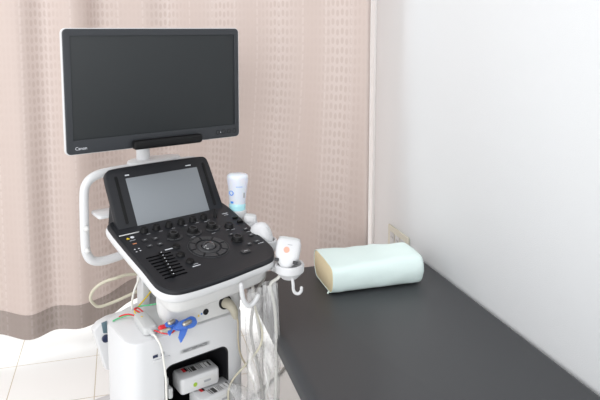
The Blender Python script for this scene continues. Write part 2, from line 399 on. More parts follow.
# far room through the gap
sc = thing('supply_cabinet', 'white cabinet glimpsed through the gap between curtain and wall', 'cabinet', frame(0, (1.65, 4.3, 0)))
b = B(); b.box(1.25, 2.05, 4.08, 4.5, 0.0, 0.66, 0.01, 0.004); b.build('body', 'trim', sc)
for z0, z1 in ((.06, .34), (.36, .64)):
    b = B(); b.box(1.27, 2.03, 4.065, 4.08, z0, z1, 0.004, 0.003); d = b.build('drawer', 'white', sc)
    b = B(); b.box(1.55, 1.75, 4.045, 4.065, (z0 + z1) / 2 - .012, (z0 + z1) / 2 + .012, 0.004, 0.003); b.build('handle', 'gold', d)
b = B(); b.box(1.40, 1.90, 4.12, 4.40, 0.80, 1.02, 0.02, 0.01); hb = b.build('device_box', 'bluegrey', org=frame(0, (1.65, 4.26, .66)),
    label='blue-grey box standing on the white cabinet beyond the curtain gap', cat='box')
b = B(); b.box(1.45, 1.85, 4.15, 4.36, 0.66, 0.80, 0.02, 0.004); b.build('box_base', 'black2', hb)
b = B(); b.box(1.2, 1.38, 4.15, 4.35, 0.66, 0.72, 0.01, 0.004); b.build('storage_box', 'darkwood', org=frame(0, (1.29, 4.25, .66)), label='small brown box lying at the left end of the far white cabinet', cat='box')

# outlet on right wall
ou = thing('wall_outlet', 'ivory power outlet plate on the white wall behind the pillow', 'outlet', frame(0, (.995, 2.106, .505)))
FO = Matrix.Translation((.995, 2.106, .505)) @ Matrix.Rotation(-PI / 2, 4, 'Z') @ Matrix.Rotation(PI / 2, 4, 'X')
b = B(FO); b.slab(rrect(-.09, .09, -.058, .058, .006), 0, .007, .003); b.build('cover_plate', 'ivory', ou)
for x in (-.046, .0, .046):
    b = B(FO); b.slab(rrect(x - .018, x + .018, -.036, .036, .003), .007, .0095, .001); k = b.build('socket', 'greywhite', ou)
    for yy in (-.018, .018):
        for dx in (-.006, .006):
            b = B(FO); b.slab(rrect(x + dx - .001, x + dx + .001, yy - .004, yy + .004, .0005), .0094, .0099, .0001); b.build('slot', 'key', k)

# ------------------------------------------------------------------ examination bed
bed = thing('examination_bed', 'black leather examination bed along the white wall', 'bed', frame(0, (.685, 1.0, 0)))
def cushion(x0, x1, y0, y1, z0, z1, r):
    b = B(); o = rrect(x0, x1, y0, y1, .035, 6); pr = []
    for i in range(7):
        a = PI / 2 * i / 6; pr.append((r - r * math.sin(a), z0 + r - r * math.cos(a)))
    for i in range(7):
        a = PI / 2 * i / 6; pr.append((r - r * math.cos(a), z1 - r + r * math.sin(a)))
    
    return b.loft(o, pr)
cushion(.373, .991, .10, 1.957, .465, .528, .022).build('cushion', 'leather', bed, ang=60)
b = B(); b.box(.56, .96, .16, 1.90, .435, .4655, .01, .003); b.build('frame', 'black2', bed)
for x in (.62, .90):
    for y in (.22, 1.84):
        b = B(); b.tube([(x, y, .436), (x, y, .02)], .018, sub=0, rnd=False); l = b.build('leg', 'steel', bed)
        b = B(); b.cyl(x, y, .023, 0, .02); b.build('foot_cap', 'black2', l)

# pillow
pil = thing('pillow', 'block pillow wrapped in pale mint paper, cream foam end showing, on the bed', 'pillow', frame(0, (.74, 1.78, .53)))
def pprof(t):
    # outline (y,z) going round; t 0..1 along x (0 left)
    yf = 1.690 + .002 * t; yb = 1.878 - .03 * t; top = .615 + .006 * t
    base = [(yf + .045, .5305), (yf + .02, .533), (yf + .004, .548), (yf - .001, .575), (yf + .003, .600), (yf + .016, top - .004), (yf + .05, top), ((yf + yb) / 2, top + .002), (yb - .03, top + .001), (yb - .008, top - .006), (yb, .590), (yb - .004, .560), (yb - .022, .535), (yb - .05, .5305)]
    return base
b = B(); rings = []
for k in range(25):
    t = k / 24; x = .587 + .290 * t; P = smooth_closed(pprof(t), 3); r = []
    for i, (y, z) in enumerate(P):
        n = noise.noise(Vector((x * 22, y * 16, z * 30))) * .0028 + noise.noise(Vector((x * 60, y * 30, z * 70))) * .0010
        bot = .53 < z < .534
        r.append((x, y + (0 if bot else n), max(.5303, z + (0 if bot else n))))
    rings.append(r)
c2 = lambda r, f, dx: [(x + dx, 1.78 + (y - 1.78) * f, .572 + (z - .572) * f) for x, y, z in r]
r0, r1 = rings[0], rings[-1]
rings = [c2(r0, .985, .006), c2(r0, .985, .0005)] + rings + [c2(r1, .97, .006), c2(r1, .90, .011), c2(r1, .5, .013)]
b.rings(rings, capb=False); b.build('paper_cover', 'paper', pil, 'pale mint paper cover', ang=60)
b = B(); P = smooth_closed(pprof(0), 3)
b.rings([[(x, 1.78 + (y - 1.78) * f, .572 + (z - .572) * f) for y, z in P] for x, f in ((.66, .97), (.592, .97), (.589, .965), (.5875, .94))]); b.build('foam_core', 'foam', pil, 'cream foam block end', ang=60)
b = B(); b.tube([(.588, 1.722, .532), (.582, 1.716, .5335), (.579, 1.712, .533)], .0028, sub=3); b.build('paper_corner', 'paper', pil)

# ------------------------------------------------------------------ ultrasound machine
um = thing('ultrasound_machine', 'white ultrasound machine on a cart with large dark monitor and tilted black control panel', 'ultrasound machine', frame(22, (FC @ Vector((.73, 1.6, 0)))[:]))
# base with casters
b = B(FC); b.box(.60, .90, 1.40, 1.92, .075, .135, .05, .02); base = b.build('base', 'white', um)
for x in (.63, .87):
    for y in (1.42, 1.90):
        b = B(FC); b.rings([[(x + dx, y + q * math.cos(a), .036 + q * math.sin(a)) for a in [2 * PI * i / 20 for i in range(20)]] for dx, q in ((-.018, .03), (-.013, .0355), (.013, .0355), (.018, .03))]); cs = b.build('caster', 'key', um)
        b = B(FC); b.cyl(x, y, .022, .066, .08); b.build('caster_mount', 'offwhite', cs)
# cabinet
OUT = [(.600, 1.385)] + [(.862, 1.385), (.881, 1.390), (.892, 1.404), (.895, 1.425), (.895, 1.60), (.888, 1.625), (.87, 1.635), (.72, 1.630), (.68, 1.615), (.64, 1.600), (.600, 1.578), (.583, 1.566), (.572, 1.548), (.568, 1.53), (.565, 1.42), (.570, 1.400), (.582, 1.389)]
b = B(FC); b.slab(OUT, .13, .558, .010); cab = b.build('cabinet', 'white', um)
BAY = rrect(.652, .840, .20, .476, .024, 6)
def bay(y0, y1, d=0.0):
    q = B(FC); o = offset(BAY, d); q.rings([[(x, y, z) for x, z in o] for y in (y0, y1)]); return q
cut(cab, bay(1.36, 1.50, 0).bm)
lb = bay(1.3865, 1.499, .0005); liner = lb.build('bay_liner', 'deep', um)
cut(liner, bay(1.36, 1.495, .004).bm)
b = B(FC); b.box(.657, .835, 1.360, 1.494, .318, .330, .003, .002); b.build('bay_shelf', 'deep', um)
b = B(FC); b.box(.662, .672, 1.40, 1.43, .385, .435, .004, .003); b.box(.664, .676, 1.385, 1.41, .385, .412, .004, .003); b.build('latch', 'offwhite', um, 'small white latch inside the black bay')
# faint horizontal text plate in bay top
decal('bay_marking', 'dimmark', liner, FC @ flip(.745, 1.3862, .479), .05, .003)
# usb ports
for x, wd in ((.629, .013), (.648, .009)):
    b = B(FC); b.box(x - wd / 2 - .001, x + wd / 2 + .001, 1.3835, 1.386, .5085, .5175, .001, .0005); p = b.build('usb_port', 'offwhite', cab)
    b = B(FC); b.box(x - wd / 2, x + wd / 2, 1.3825, 1.385, .5095, .5165, .001, .0003); b.build('port_opening', 'navy', p)
b = B(FC); b.box(.624, .668, 1.3815, 1.386, .497, .503, .002, .001); b.build('port_ledge', 'white', cab)
decal('cabinet_logo', 'smudge', cab, FC @ flip(.740, 1.3845, .500), .092, .014)
# side unit with navy knob
FS = FC @ flip(0, 1.635, 0)
b = B(FS); b.slab([(.598, .375), (.70, .33), (.70, .52), (.610, .520), (.583, .512), (.567, .497)], -.03, 0, .004); su = b.build('side_pod', 'white', um)
b = B(FS); b.slab([(.591, .486), (.602, .483), (.602, .518), (.587, .516)], 0, .004, .001); b.build('pod_window', 'slate', su)
b = B(FS); b.cyl(.597, .469, .0105, 0, .008); b.build('pod_knob', 'navy', su)
# column above the cabinet
b = B(FC); b.slab(rrect(.745, .885, 1.43, 1.60, .03, 6), .556, .70, .004); b.build('column_core', 'offwhite', um)
b = B(FC); b.slab(rrect(.668, .893, 1.389, 1.445, .027, 8), .560, .675, .004); colm = b.build('front_column', 'greywhite', um)
b = B(FC); b.loft(rrect(.652, .80, 1.383, 1.445, .030, 8), [(.028, .582), (.014, .584), (.006, .592), (.002, .605), (0, .63), (0, .67)]); b.build('column_bulge', 'greywhite', um)
b = B(FC); b.box(.683, .705, 1.575, 1.615, .556, .72, .004, .002); b.build('rear_post', 'white', um)
b = B(FC); b.box(.715, .82, 1.602, 1.66, .556, .70, .015, .004); b.build('lift_column', 'offwhite', um)
FP = FC @ flip(0, 1.3895, 0)
b = B(FP); b.ring(.775, .584, .005, .008, 0, .0025); pt = b.build('jack_socket', 'black2', um)
b = B(FP); b.cyl(.775, .584, .0062, -.002, .001); b.build('jack_hole', 'deep', pt)
b = B(FP); b.slab([(.7505, .577), (.7575, .577), (.754, .5835)], 0, .0008, .0002); b.build('warning_mark', 'yellow', um)
b = B(FP); b.slab(rrect(.7605, .7650, .5795, .5845, .001), 0, .0008, .0002); b.build('info_mark', 'bluedot', um)
b = B(FP); b.ring(.833, .594, .0125, .0185, 0, .006); b.build('connector_socket', 'black2', um)

# console shell (follows the panel outline)
KO = [(-.147, .364), (-.156, .333), (-.163, .227), (-.168, .121), (-.172, .071), (-.173, .038), (-.165, .012), (-.146, -.005), (-.117, -.011), (-.062, -.012), (.012, -.008), (.072, -.001), (.119, .004), (.148, .014), (.170, .042), (.181, .075), (.188, .157), (.199, .268), (.203, .325), (.196, .364), (.15, .372), (0, .372), (-.12, .372)]
KO = [(u * (1 - .03 * max(0, 1 - v / .3)) if u < 0 else u * 1.02, v + .011 * max(0, 1 - v / .2)) for u, v in KO]
KO = smooth_closed(KO, 3)
b = B(FK); b.loft(KO, [(.010, -.032), (.002, -.031), (-.002, -.027), (-.004, -.020), (-.003, -.011), (-.0005, -.008), (.006, -.008)]); b.build('console_shell', 'white', um)
b = B(FK); b.loft([(u * .92 + .004, v * .96 + .006) for u, v in KO], [(.045, -.080), (.024, -.078), (.012, -.071), (.007, -.062), (.005, -.036), (.010, -.028)]); b.build('console_underside', 'greywhite', um)
# black panel
b = B(FK); b.loft(KO, [(.004, -.0105), (.0005, -.0102), (-.0010, -.008), (-.0008, -.004), (.0005, -.001), (.0035, .0008), (.0065, .0012), (.009, .0006), (.012, .0)]); kp = b.build('control_panel', 'black', um)
Z0 = .0004
def knob(u, v, r, h, name='knob', m='black2', ridge=True):
    b = B(FK); n = 24
    pr = [(r * 1.12, Z0), (r * 1.12, Z0 + .0015), (r, Z0 + .003), (r * .94, h - .0015), (r * .85, h), (r * .55, h), (r * .5, h - .0008)]
    rr = []
    for q, z in pr: rr.append([(u + q * (1 + (.03 if ridge and i % 2 else 0)) * math.cos(2 * PI * i / n), v + q * (1 + (.03 if ridge and i % 2 else 0)) * math.sin(2 * PI * i / n), z) for i in range(n)])
    b.rings(rr); return b.build(name, m, kp)
def btn(u, v, sx, sy, h=.0032, ang=0, r=.0022, m='key', name='button', mark=True):
    F = FK @ Matrix.Translation((u, v, 0)) @ Matrix.Rotation(R(ang), 4, 'Z')
    b = B(F); b.slab(rrect(-sx / 2, sx / 2, -sy / 2, sy / 2, r, 3), Z0, h, .0010); o = b.build(name, m, kp)
    if mark:
        b = B(F); b.slab(rrect(-sx * .22, sx * .22, -sy * .10, sy * .10, .0003, 2), h, h + .0002, .0001); b.build('key_mark', 'dimmark', o)
    return o
for u in (-.083, -.047, -.010, .028, .064, .100):
    knob(u, .285, .0095, .0125)
b = B(FK); b.tube([(.135, .278, 0), (.137, .284, .010), (.141, .292, .014)], .0055, r1=.004, sub=3); b.build('toggle', 'black2', kp)
for u in (-.025, .034, .093):
    k = knob(u, .232, .0135, .0125, 'rotary_knob')
    b = B(FK); b.ring(u, .232, .0085, .0108, .0122, .0132); b.build('knob_rim', 'key', k)
    for a0, a1 in ((200, 248), (254, 302), (308, 348)):
        b = B(FK); b.ring(u, .232, .0185, .0245, Z0, .0028, a0=a0, a1=a1, n=40); b.build('arc_button', 'key', kp)
# trackball block
b = B(FK); b.lathe([(.0195, Z0), (.0200, .003), (.023, .004), (.028, .003), (.030, Z0)], .029, .144, capb=False, cap=False, n=40); b.build('trackball_bezel', 'key', kp)
b = B(FK); b.lathe([(.0190 * math.cos(a), .000 + .0150 * math.sin(a)) for a in [R(q) for q in (0, 15, 30, 45, 60, 75, 87)]], .029, .144, n=32); b.build('trackball', 'ball', kp, ang=80)
for k in range(8):
    a = k * 45 + 3
    b = B(FK); b.ring(.029, .144, .0350, .0495, Z0, .0034, a0=a, a1=a + 38, n=64); o = b.build('ring_button', 'key', kp)
    am = R(a + 19); decal('key_mark', 'dimmark', o, FK @ Matrix.Translation((.029 + .041 * math.cos(am), .144 + .041 * math.sin(am), .00315)), .008, .0016)
b = B(FK); b.ring(.029, .144, .0522, .0545, Z0 - .001, .0014, n=56); b.build('ring_groove', 'key', kp)
for u, v in ((-.046, .180), (-.055, .140), (-.050, .103)): knob(u, v, .0098, .0065, 'round_button', ridge=False)
knob(.139, .214, .0115, .010, 'knob'); k = knob(.118, .142, .0145, .0125, 'rotary_knob')
b = B(FK); b.ring(.118, .142, .009, .0113, .0122, .0132); b.build('knob_rim', 'key', k)
btn(.182, .222, .018, .008, .006, -8, m='black2', mark=False); btn(.183, .248, .016, .007, .005, -8, m='black2', mark=False)
for u, v, sx in ((.172, .180, .014), (.167, .146, .015), (.160, .110, .017)): btn(u, v, sx, .011)
btn(.103, .081, .026, .015); btn(.133, .108, .014, .010); btn(.118, .172, .013, .007)
for u, v in ((-.101, .243), (-.073, .239), (-.103, .212), (-.076, .209)): btn(u, v, .014, .011)
btn(.010, .196, .010, .006, mark=False)
# printed marks
def pm(u, v, sx, sy, m='mark', name='printed_mark', ang=0):
    return decal(name, m, kp, FK @ Matrix.Translation((u, v, .0006)) @ Matrix.Rotation(R(ang), 4, 'Z'), sx, sy)
b = B(FK); b.slab([(-.1405, .266), (-.131, .266), (-.1358, .275)], Z0, .0011, .0001); b.build('warning_mark', 'yellow', kp)
b = B(FK); b.cyl(-.1225, .2715, .0050, Z0, .0011, .0001); b.build('info_mark', M['mark'], kp)
pm(-.128, .257, .016, .0016); pm(-.131, .240, .011, .0035, 'orange')
for u, v in ((-.143, .214), (-.132, .214), (-.144, .202), (-.133, .203)): pm(u, v, .0042, .0032)
b = B(FK); b.slab([(-.150, .288), (-.094, .288), (-.094, .2925), (-.150, .2925)], Z0, .0014, .0004); b.build('chrome_strip', 'offwhite', kp)
for u in (-.083, -.047, -.010, .028, .064, .100): pm(u + .006, .270, .010, .0018, 'dimmark')
pm(-.067, .1865 - .008, .022, .004); pm(-.042, .088, .013, .003, 'dimmark'); pm(-.045, .080, .022, .003)
pm(.172, .285, .018, .003); pm(.171, .276, .014, .002); pm(.141, .195, .012, .002, 'dimmark'); pm(.166, .100, .018, .002, 'mark'); pm(.172, .166, .012, .002, 'dimmark')
pm(.125, .200, .010, .002, 'dimmark'); pm(.095, .265, .010, .002, 'dimmark'); pm(.08, .20, .012, .0018, 'dimmark'); pm(.02, .205, .012, .0018, 'dimmark')
# slider block
for k in range(8):
    t = k / 7; v = .163 - .098 * t
    ul, ur = -.138 + .0 * t - .002 * t, -.070 - .010 * t; um_ = -.098 - .020 * t
    b = B(FK); b.slab(rrect(ul, ur, v - .0024, v + .0024, .0015, 2), Z0, .0009, .0002); sl = b.build('slider_slot', 'slot', kp)
    b = B(FK); b.slab(rrect(um_ - .005, um_ + .005, v - .0042, v + .0042, .001, 2), Z0, .0075, .0015); b.build('slider_knob', 'black2', sl)
    b = B(FK); b.slab(rrect(um_ - .0008, um_ + .0022, v - .0011, v + .0011, .0005, 2), .0075, .0079, .0001); b.build('slider_mark', 'mark', sl)

# touch screen tablet
TO = [(-.155, .158), (-.160, .148), (-.161, .12), (-.160, .069), (-.162, .01), (-.159, -.012), (-.15, -.018), (0, -.018), (.14, -.018), (.152, -.012), (.157, .004), (.154, .08), (.152, .14), (.148, .156), (.136, .163), (.0, .165), (-.142, .165)]
def rounded(P):
    out = []
    n = len(P)
    for i in range(n):
        a, p, c = Vector(P[i - 1]), Vector(P[i]), Vector(P[(i + 1) % n])
        out += [tuple(p.lerp(a, .22)), tuple(p.lerp(c, .22))]
    return out
TO = rounded(rounded(TO))
b = B(FT); b.loft(TO, [(.014, -.030), (.006, -.026), (.001, -.020), (0, -.014), (0, -.004), (.0015, -.001), (.004, 0)]); ts = b.build('touch_screen', 'black', um)
b = B(FT); b.slab(rrect(-.1085, .1085, -.001, .132, .0015), -.0002, .0007, .0003); b.build('display', 'lcd', ts, 'even grey display')
for x in (-.134, .131):
    b = B(FT); b.slab(rrect(x - .0045, x + .0045, .012, .142, .0044), -.0002, .0010, .0005); b.build('grip_slot', 'black2', ts)
decal('logo_mark', 'mark', ts, FT @ Matrix.Translation((-.102, .1405, .0004)), .012, .0035); decal('logo_mark', 'mark', ts, FT @ Matrix.Translation((.083, .1405, .0004)), .017, .0028)
b = B(FT); b.box(-.12, .12, .02, .13, -.075, -.028, .02, .01); b.build('rear_housing', 'white', ts)
# hinge wedge between tablet and panel
b = B(FK)
b.rings([[(x, .325, -.005), (x, .375, .055), (x, .395, .050), (x, .395, -.02), (x, .325, -.02)] for x in (-.132, .145)]); b.build('hinge_block', 'black', um)

# monitor
FMo = FM @ Matrix.Translation((.701, 1.621, 1.157)) @ Matrix.Rotation(PI / 2, 4, 'X')   # x right, y up, z toward viewer
b = B(FMo); b.loft(rrect(-.2565, .2565, -.162, .163, .013), [(.07, -.05), (.055, -.045), (.02, -.028), (.006, -.020), (0, -.014), (0, -.006), (.0012, -.0045)]); mo = b.build('monitor', 'white', um, 'white back shell of monitor')
b = B(FMo); b.loft(rrect(-.2535, .2525, -.160, .1610, .011), [(.003, -.006), (0, -.004), (0, -.0015), (.0012, 0), (.003, .0004)]); bz = b.build('bezel', 'bezel', mo, 'slate bezel')
cb = B(FMo); cb.slab(rrect(-.2365, .2375, -.1235, .1435, .001, 1), -.0016, .02, .0001); cut(bz, cb.bm)
b = B(FMo); b.slab(rrect(-.2365, .2375, -.1235, .1435, .001, 1), -.0030, -.0014, .0001); b.build('screen', 'screen', mo, 'dark switched-off screen')
for x in (.180, .1985, .2175, .2355):
    b = B(FMo); b.ring(x, -.142, .0048, .0068, .0002, .0012, n=24); b.build('monitor_button', 'deep', mo)
b = B(FMo); b.cyl(.189, -.1425, .0014, .0002, .0010, .0002, n=10); b.build('power_light', M['mark'], mo)
text('Canon', .0115, FMo @ Matrix.Translation((-.2175, -.1455, .0005)), 'mark', 'maker_logo', mo)
b = B(FMo); b.slab(rrect(-.084, .120, -.163, -.138, .008), .0, .022, .006); b.build('grab_bar', 'black2', mo, 'black bar under the screen')
# pole and neck
b = B(FM); b.tube([(0.691, 1.725, 0.934), (0.691, 1.725, 1.114)], .0195, n=24, sub=0); b.build('monitor_pole', 'white', um)
b = B(FM); b.box(.64, .76, 1.665, 1.75, 1.05, 1.16, .01, .006); b.build('monitor_bracket', 'offwhite', um)
b = B(FM); b.slab(smooth_closed([(0.639, 1.715), (0.647, 1.694), (0.680, 1.684), (0.742, 1.692), (0.788, 1.705), (0.809, 1.725), (0.788, 1.751), (0.721, 1.763), (0.659, 1.751)], 4), .913, .941, .008); b.build('neck_base', 'white', um)
b = B(FM); b.box(.70, .79, 1.77, 1.84, .56, .925, .02, .01); b.build('rear_neck', 'white', um)
b = B(FM); b.tube([(0.742, 1.710, 0.926), (0.824, 1.710, 0.926), (0.860, 1.720, 0.918)], .009, sub=4); b.build('neck_arm', 'white', um)
# loop handle
b = B(FM); b.tube([(0.680, 1.710, 0.923), (0.618, 1.710, 0.922), (0.567, 1.710, 0.919), (0.540, 1.710, 0.912), (0.521, 1.710, 0.896), (0.513, 1.710, 0.867), (0.511, 1.710, 0.784), (0.511, 1.710, 0.728), (0.514, 1.710, 0.700), (0.527, 1.710, 0.678), (0.551, 1.710, 0.669), (0.587, 1.710, 0.670), (0.649, 1.710, 0.679), (0.700, 1.710, 0.687)], .0125, n=16, sub=5); hd = b.build('loop_handle', 'white', um)
for z in (.790, .728):
    b = B(FM); b.tube([(.511, 1.690, z - .015), (.5115, 1.698, z - .015)], .0075, n=14, sub=0); b.build('handle_button', 'greywhite', hd)
b = B(FM); b.box(.532, .68, 1.65, 1.72, .806, .816, .008, .003); b.build('side_tray', 'white', um)
b = B(FK); b.box(-.145, -.115, .19, .25, -.058, -.034, .006, .004); b.build('cable_clip', 'beige', um)

# probe holders on the right side of the console
HX = [(.409, 1.520, .694, .0375, .020), (.378, 1.655, .712, .030, .024), (.350, 1.758, .735, .026, .024), (.326, 1.812, .762, .0275, .020)]
for x, y, z, r, h in HX:
    b = B(frame(0, (x, y, z))); b.lathe([(r * .55, -h * .9), (r * .82, -h * .35), (r * .9, -h * .1), (r, 0), (r * 1.02, h * .8), (r * .98, h), (r * .84, h), (r * .80, h * .8), (r * .76, 0), (r * .5, -h * .5)], n=32)
    b.build('probe_holder', 'white', um)
b = B(); b.tube([(.400, 1.525, .694), (.372, 1.57, .694), (.338, 1.65, .700), (.322, 1.73, .718), (.300, 1.80, .738)], .013, sub=5); b.build('holder_rail', 'white', um)
b = B(); b.tube([(.409, 1.497, .690), (.411, 1.492, .668), (.4115, 1.491, .655), (.416, 1.490, .646), (.425, 1.488, .644), (.431, 1.486, .652), (.431, 1.485, .660)], .0042, sub=5); b.build('holder_hook', 'white', um)
b = B(FC); b.tube([(0.797, 1.252, 0.697), (0.801, 1.252, 0.667), (0.808, 1.252, 0.648), (0.820, 1.252, 0.637), (0.834, 1.252, 0.641), (0.846, 1.252, 0.655)], .0058, sub=5); b.build('cable_hook', 'white', um)

# ------------------------------------------------------------------ things on and around the machine
# gel bottle upside down
FB = Matrix.Translation((.326, 1.812, .768)) @ Matrix.Rotation(R(-4), 4, 'X') @ Matrix.Rotation(R(2), 4, 'Y') @ Matrix.Diagonal((1.14, 1.14, 1.03, 1))
gb = thing('gel_bottle', 'translucent gel bottle with blue print standing upside down in the rearmost holder', 'bottle', FB)
b = B(FB); b.lathe([(.004, .003), (.017, .004), (.0195, .010), (.021, .03), (.0222, .045), (.0238, .06), (.0255, .080), (.0278, .098), (.0284, .106), (.0272, .113), (.021, .1175), (.010, .119)], n=36); b.build('bottle_body', 'bottle', gb, ang=70)
b = B(FB); b.lathe([(.006, .006), (.0204, .012), (.0216, .022), (.0217, .030), (.0212, .031), (.01, .0315)], n=30); b.build('gel', 'gel', gb, 'turquoise gel at the bottom')
b = B(FB); b.lathe([(.007, -.012), (.009, -.010), (.0105, .004), (.010, .005)], n=20); b.build('nozzle_cap', 'cyan', gb)
def lab(a0, a1, z0, z1, r, name, m):
    b = B(FB); rr = []
    for z in (z0, z1): rr.append([((r + .0004) * math.cos(R(a0 + (a1 - a0) * i / 8)), (r + .0004) * math.sin(R(a0 + (a1 - a0) * i / 8)), z) for i in range(9)])
    b.rings(rr, cap=False, capb=False, closed=False); return b.build(name, m, gb)
b = B(FB @ Matrix.Rotation(R(-142), 4, 'Z') @ Matrix.Translation((.0236, 0, .064)) @ Matrix.Rotation(PI / 2, 4, 'Y')); b.ring(0, 0, .005, .0075, -.0015, .0012); b.build('print_ring', 'cyan', gb, 'blue printed ring')
lab(-152, -128, .034, .040, .0219, 'print_mark', 'cyan'); lab(-110, -70, .082, .0833, .0256, 'print_line', 'cyan')
lab(-60, -50, .05, .065, .0240, 'print_line', 'dimmark')

def probe(name, label, P, r0, rx, ry, h, dot=False, yaw=0, tilt=(0, 0), EE=3.2):
    F = Matrix.Translation(P) @ Matrix.Rotation(R(tilt[0]), 4, 'X') @ Matrix.Rotation(R(tilt[1]), 4, 'Y') @ Matrix.Rotation(R(yaw), 4, 'Z')
    t = thing(name, label, 'probe', F, None)
    def sect(sx, sy, z, e=EE, n=28):
        out = []
        for i in range(n):
            a = 2 * PI * i / n; c, s_ = math.cos(a), math.sin(a)
            out.append((sx * math.copysign(abs(c) ** (2 / e), c), sy * math.copysign(abs(s_) ** (2 / e), s_), z))
        return out
    b = B(F); b.rings([sect(r0 * .7, r0 * .7, -.030, 2), sect(r0, r0, -.022, 2), sect(r0 * 1.1, r0, -.01, 2.4), sect(rx * .82, ry * .9, .006), sect(rx, ry, .018), *([sect(rx * 1.02, ry, h * .6), sect(rx * .99, ry * .96, h * .85), sect(rx * .9, ry * .85, h * .96), sect(rx * .7, ry * .6, h)] if EE > 3 else [sect(rx * 1.03, ry, h * .45), sect(rx * 1.0, ry * .97, h * .62), sect(rx * .88, ry * .85, h * .80), sect(rx * .68, ry * .66, h * .92), sect(rx * .42, ry * .42, h * .98), sect(rx * .15, ry * .15, h)])])
    b.build('probe_body', 'white', t, ang=50)
    if EE > 3:
        b = B(F); b.rings([sect(rx * .93, ry * .86, h * .93), sect(rx * .88, ry * .74, h + .0025), sect(rx * .6, ry * .4, h + .005)]); b.build('probe_lens', 'offwhite', t, ang=60)
    else:
        b = B(F); b.tube([(rx * 1.02 * math.cos(a), -ry * .42, h * .47 + h * .46 * math.sin(a)) for a in [R(q) for q in range(-10, 191, 20)]], .0012, sub=3); b.build('seam', 'offwhite', t, 'grey seam line')
    if dot:
        b = B(F @ Matrix.Translation((-.003, -ry * .99, h * .52)) @ Matrix.Rotation(PI / 2, 4, 'X')); b.cyl(0, 0, .0078, -.001, .0008, .0004); b.build('orientation_dot', 'pink', t, 'salmon round dot')
        b = B(F); b.box(-rx * .96, -rx * .6, -ry * 1.0, -ry * .6, .000, .009, .002, .002); b.build('seam_clip', 'key', t, 'dark clip at the neck')
        b = B(F); b.box(rx * .55, rx * .96, -ry * 1.0, -ry * .6, .000, .008, .002, .002); b.build('seam_clip', 'key', t, 'dark clip at the neck')
        decal('print_mark', 'dimmark', t, F @ Matrix.Translation((.004, -ry * 1.005, h * .74)) @ Matrix.Rotation(PI / 2, 4, 'X'), .012, .0015)
    return t, F
p3, _ = probe('ultrasound_probe', 'wide white ultrasound probe with salmon dot, in the holder nearest the pillow', (.399, 1.517, .716), .013, .0315, .019, .062, True, yaw=-16, tilt=(-22, 15), EE=4)
p2, _ = probe('ultrasound_probe', 'rounded white curved probe in the middle holder, between two other probes', (.374, 1.652, .716), .014, .030, .020, .070, yaw=-32, tilt=(-12, -14), EE=2.2)
p1, _ = probe('ultrasound_probe', 'small white probe just in front of the gel bottle', (.350, 1.758, .738), .012, .019, .014, .038, yaw=-10, tilt=(-5, 10))
# probe cables
def cab_t(name, m, parent, P, r): b = B(); b.tube(P, r, n=8, sub=7); return b.build(name, m, parent, ang=80)
def cw(x, y, z): v = FC @ Vector((x, y, z)); return (v.x, v.y, v.z)
cab_t('cord', 'cablew', p3, [(.388, 1.53, .682), (.380, 1.532, .672), cw(.908, 1.285, .655), cw(.914, 1.275, .60), cw(.916, 1.27, .50), cw(.912, 1.27, .35), cw(.915, 1.28, .2), cw(.90, 1.33, .10)], .0045)
cab_t('cord', 'cableg', p2, [(.374, 1.66, .67), (.36, 1.60, .65), cw(.880, 1.31, .63), cw(.850, 1.29, .55), cw(.858, 1.27, .45), cw(.875, 1.27, .35), cw(.88, 1.28, .2), cw(.90, 1.34, .10)], .0040)
cab_t('cord', 'cablew', p1, [(.348, 1.76, .695), (.34, 1.70, .66), cw(.895, 1.345, .62), cw(.885, 1.30, .52), cw(.895, 1.275, .42), cw(.872, 1.28, .32), cw(.885, 1.28, .2), cw(.905, 1.33, .10)], .0040)
# clear film sleeve hanging over the cables
def sleeve(path, radii, label, seed, group='clear film sleeves round the probe cables', open_=True):
    b = B(FC); P = spline(path, 9); n = 36; rings = []
    for i, p in enumerate(P):
        t = i / (len(P) - 1) * (len(radii) - 1); k = min(int(t), len(radii) - 2); q = radii[k][0] + (radii[k + 1][0] - radii[k][0]) * (t - k); qy = radii[k][1] + (radii[k + 1][1] - radii[k][1]) * (t - k)
        ring = []
        for j in range(n):
            a = 2 * PI * j / n
            f = 1 + .22 * noise.noise(Vector((math.cos(a) * 1.8 + seed, math.sin(a) * 1.8, p.z * 9))) + .16 * noise.noise(Vector((math.cos(a) * 5, math.sin(a) * 5 + seed, p.z * 30)))
            ring.append((p.x + q * f * math.cos(a), p.y + qy * f * math.sin(a), p.z))
        rings.append(ring)
    b.rings(rings, cap=False, capb=False)
    return b.build('film_sleeve', 'sheath', org=FC @ Matrix.Translation(path[-1]), label=label, cat='plastic sleeve', ang=80)
sleeve([(.898, 1.275, .668), (.896, 1.270, .60), (.898, 1.268, .50), (.894, 1.268, .36), (.885, 1.27, .16)], [(.022, .014), (.023, .016), (.024, .018), (.026, .02), (.036, .022)], 'crumpled clear plastic sleeve hanging from the probe holder, nearest the bed', 3.1)
sleeve([(.860, 1.285, .655), (.852, 1.280, .58), (.850, 1.275, .48), (.852, 1.275, .36), (.855, 1.28, .16)], [(.022, .014), (.022, .016), (.020, .016), (.024, .018), (.030, .022)], 'crumpled clear plastic sleeve hanging beside the white cabinet, behind the beige plug', 8.7)
sleeve([(.795, 1.325, .405), (.815, 1.31, .395), (.835, 1.30, .370), (.84, 1.29, .33), (.84, 1.29, .22)], [(.008, .010), (.020, .016), (.030, .022), (.036, .026), (.036, .028)], 'bunched clear plastic film right of the white battery packs', 5.5)

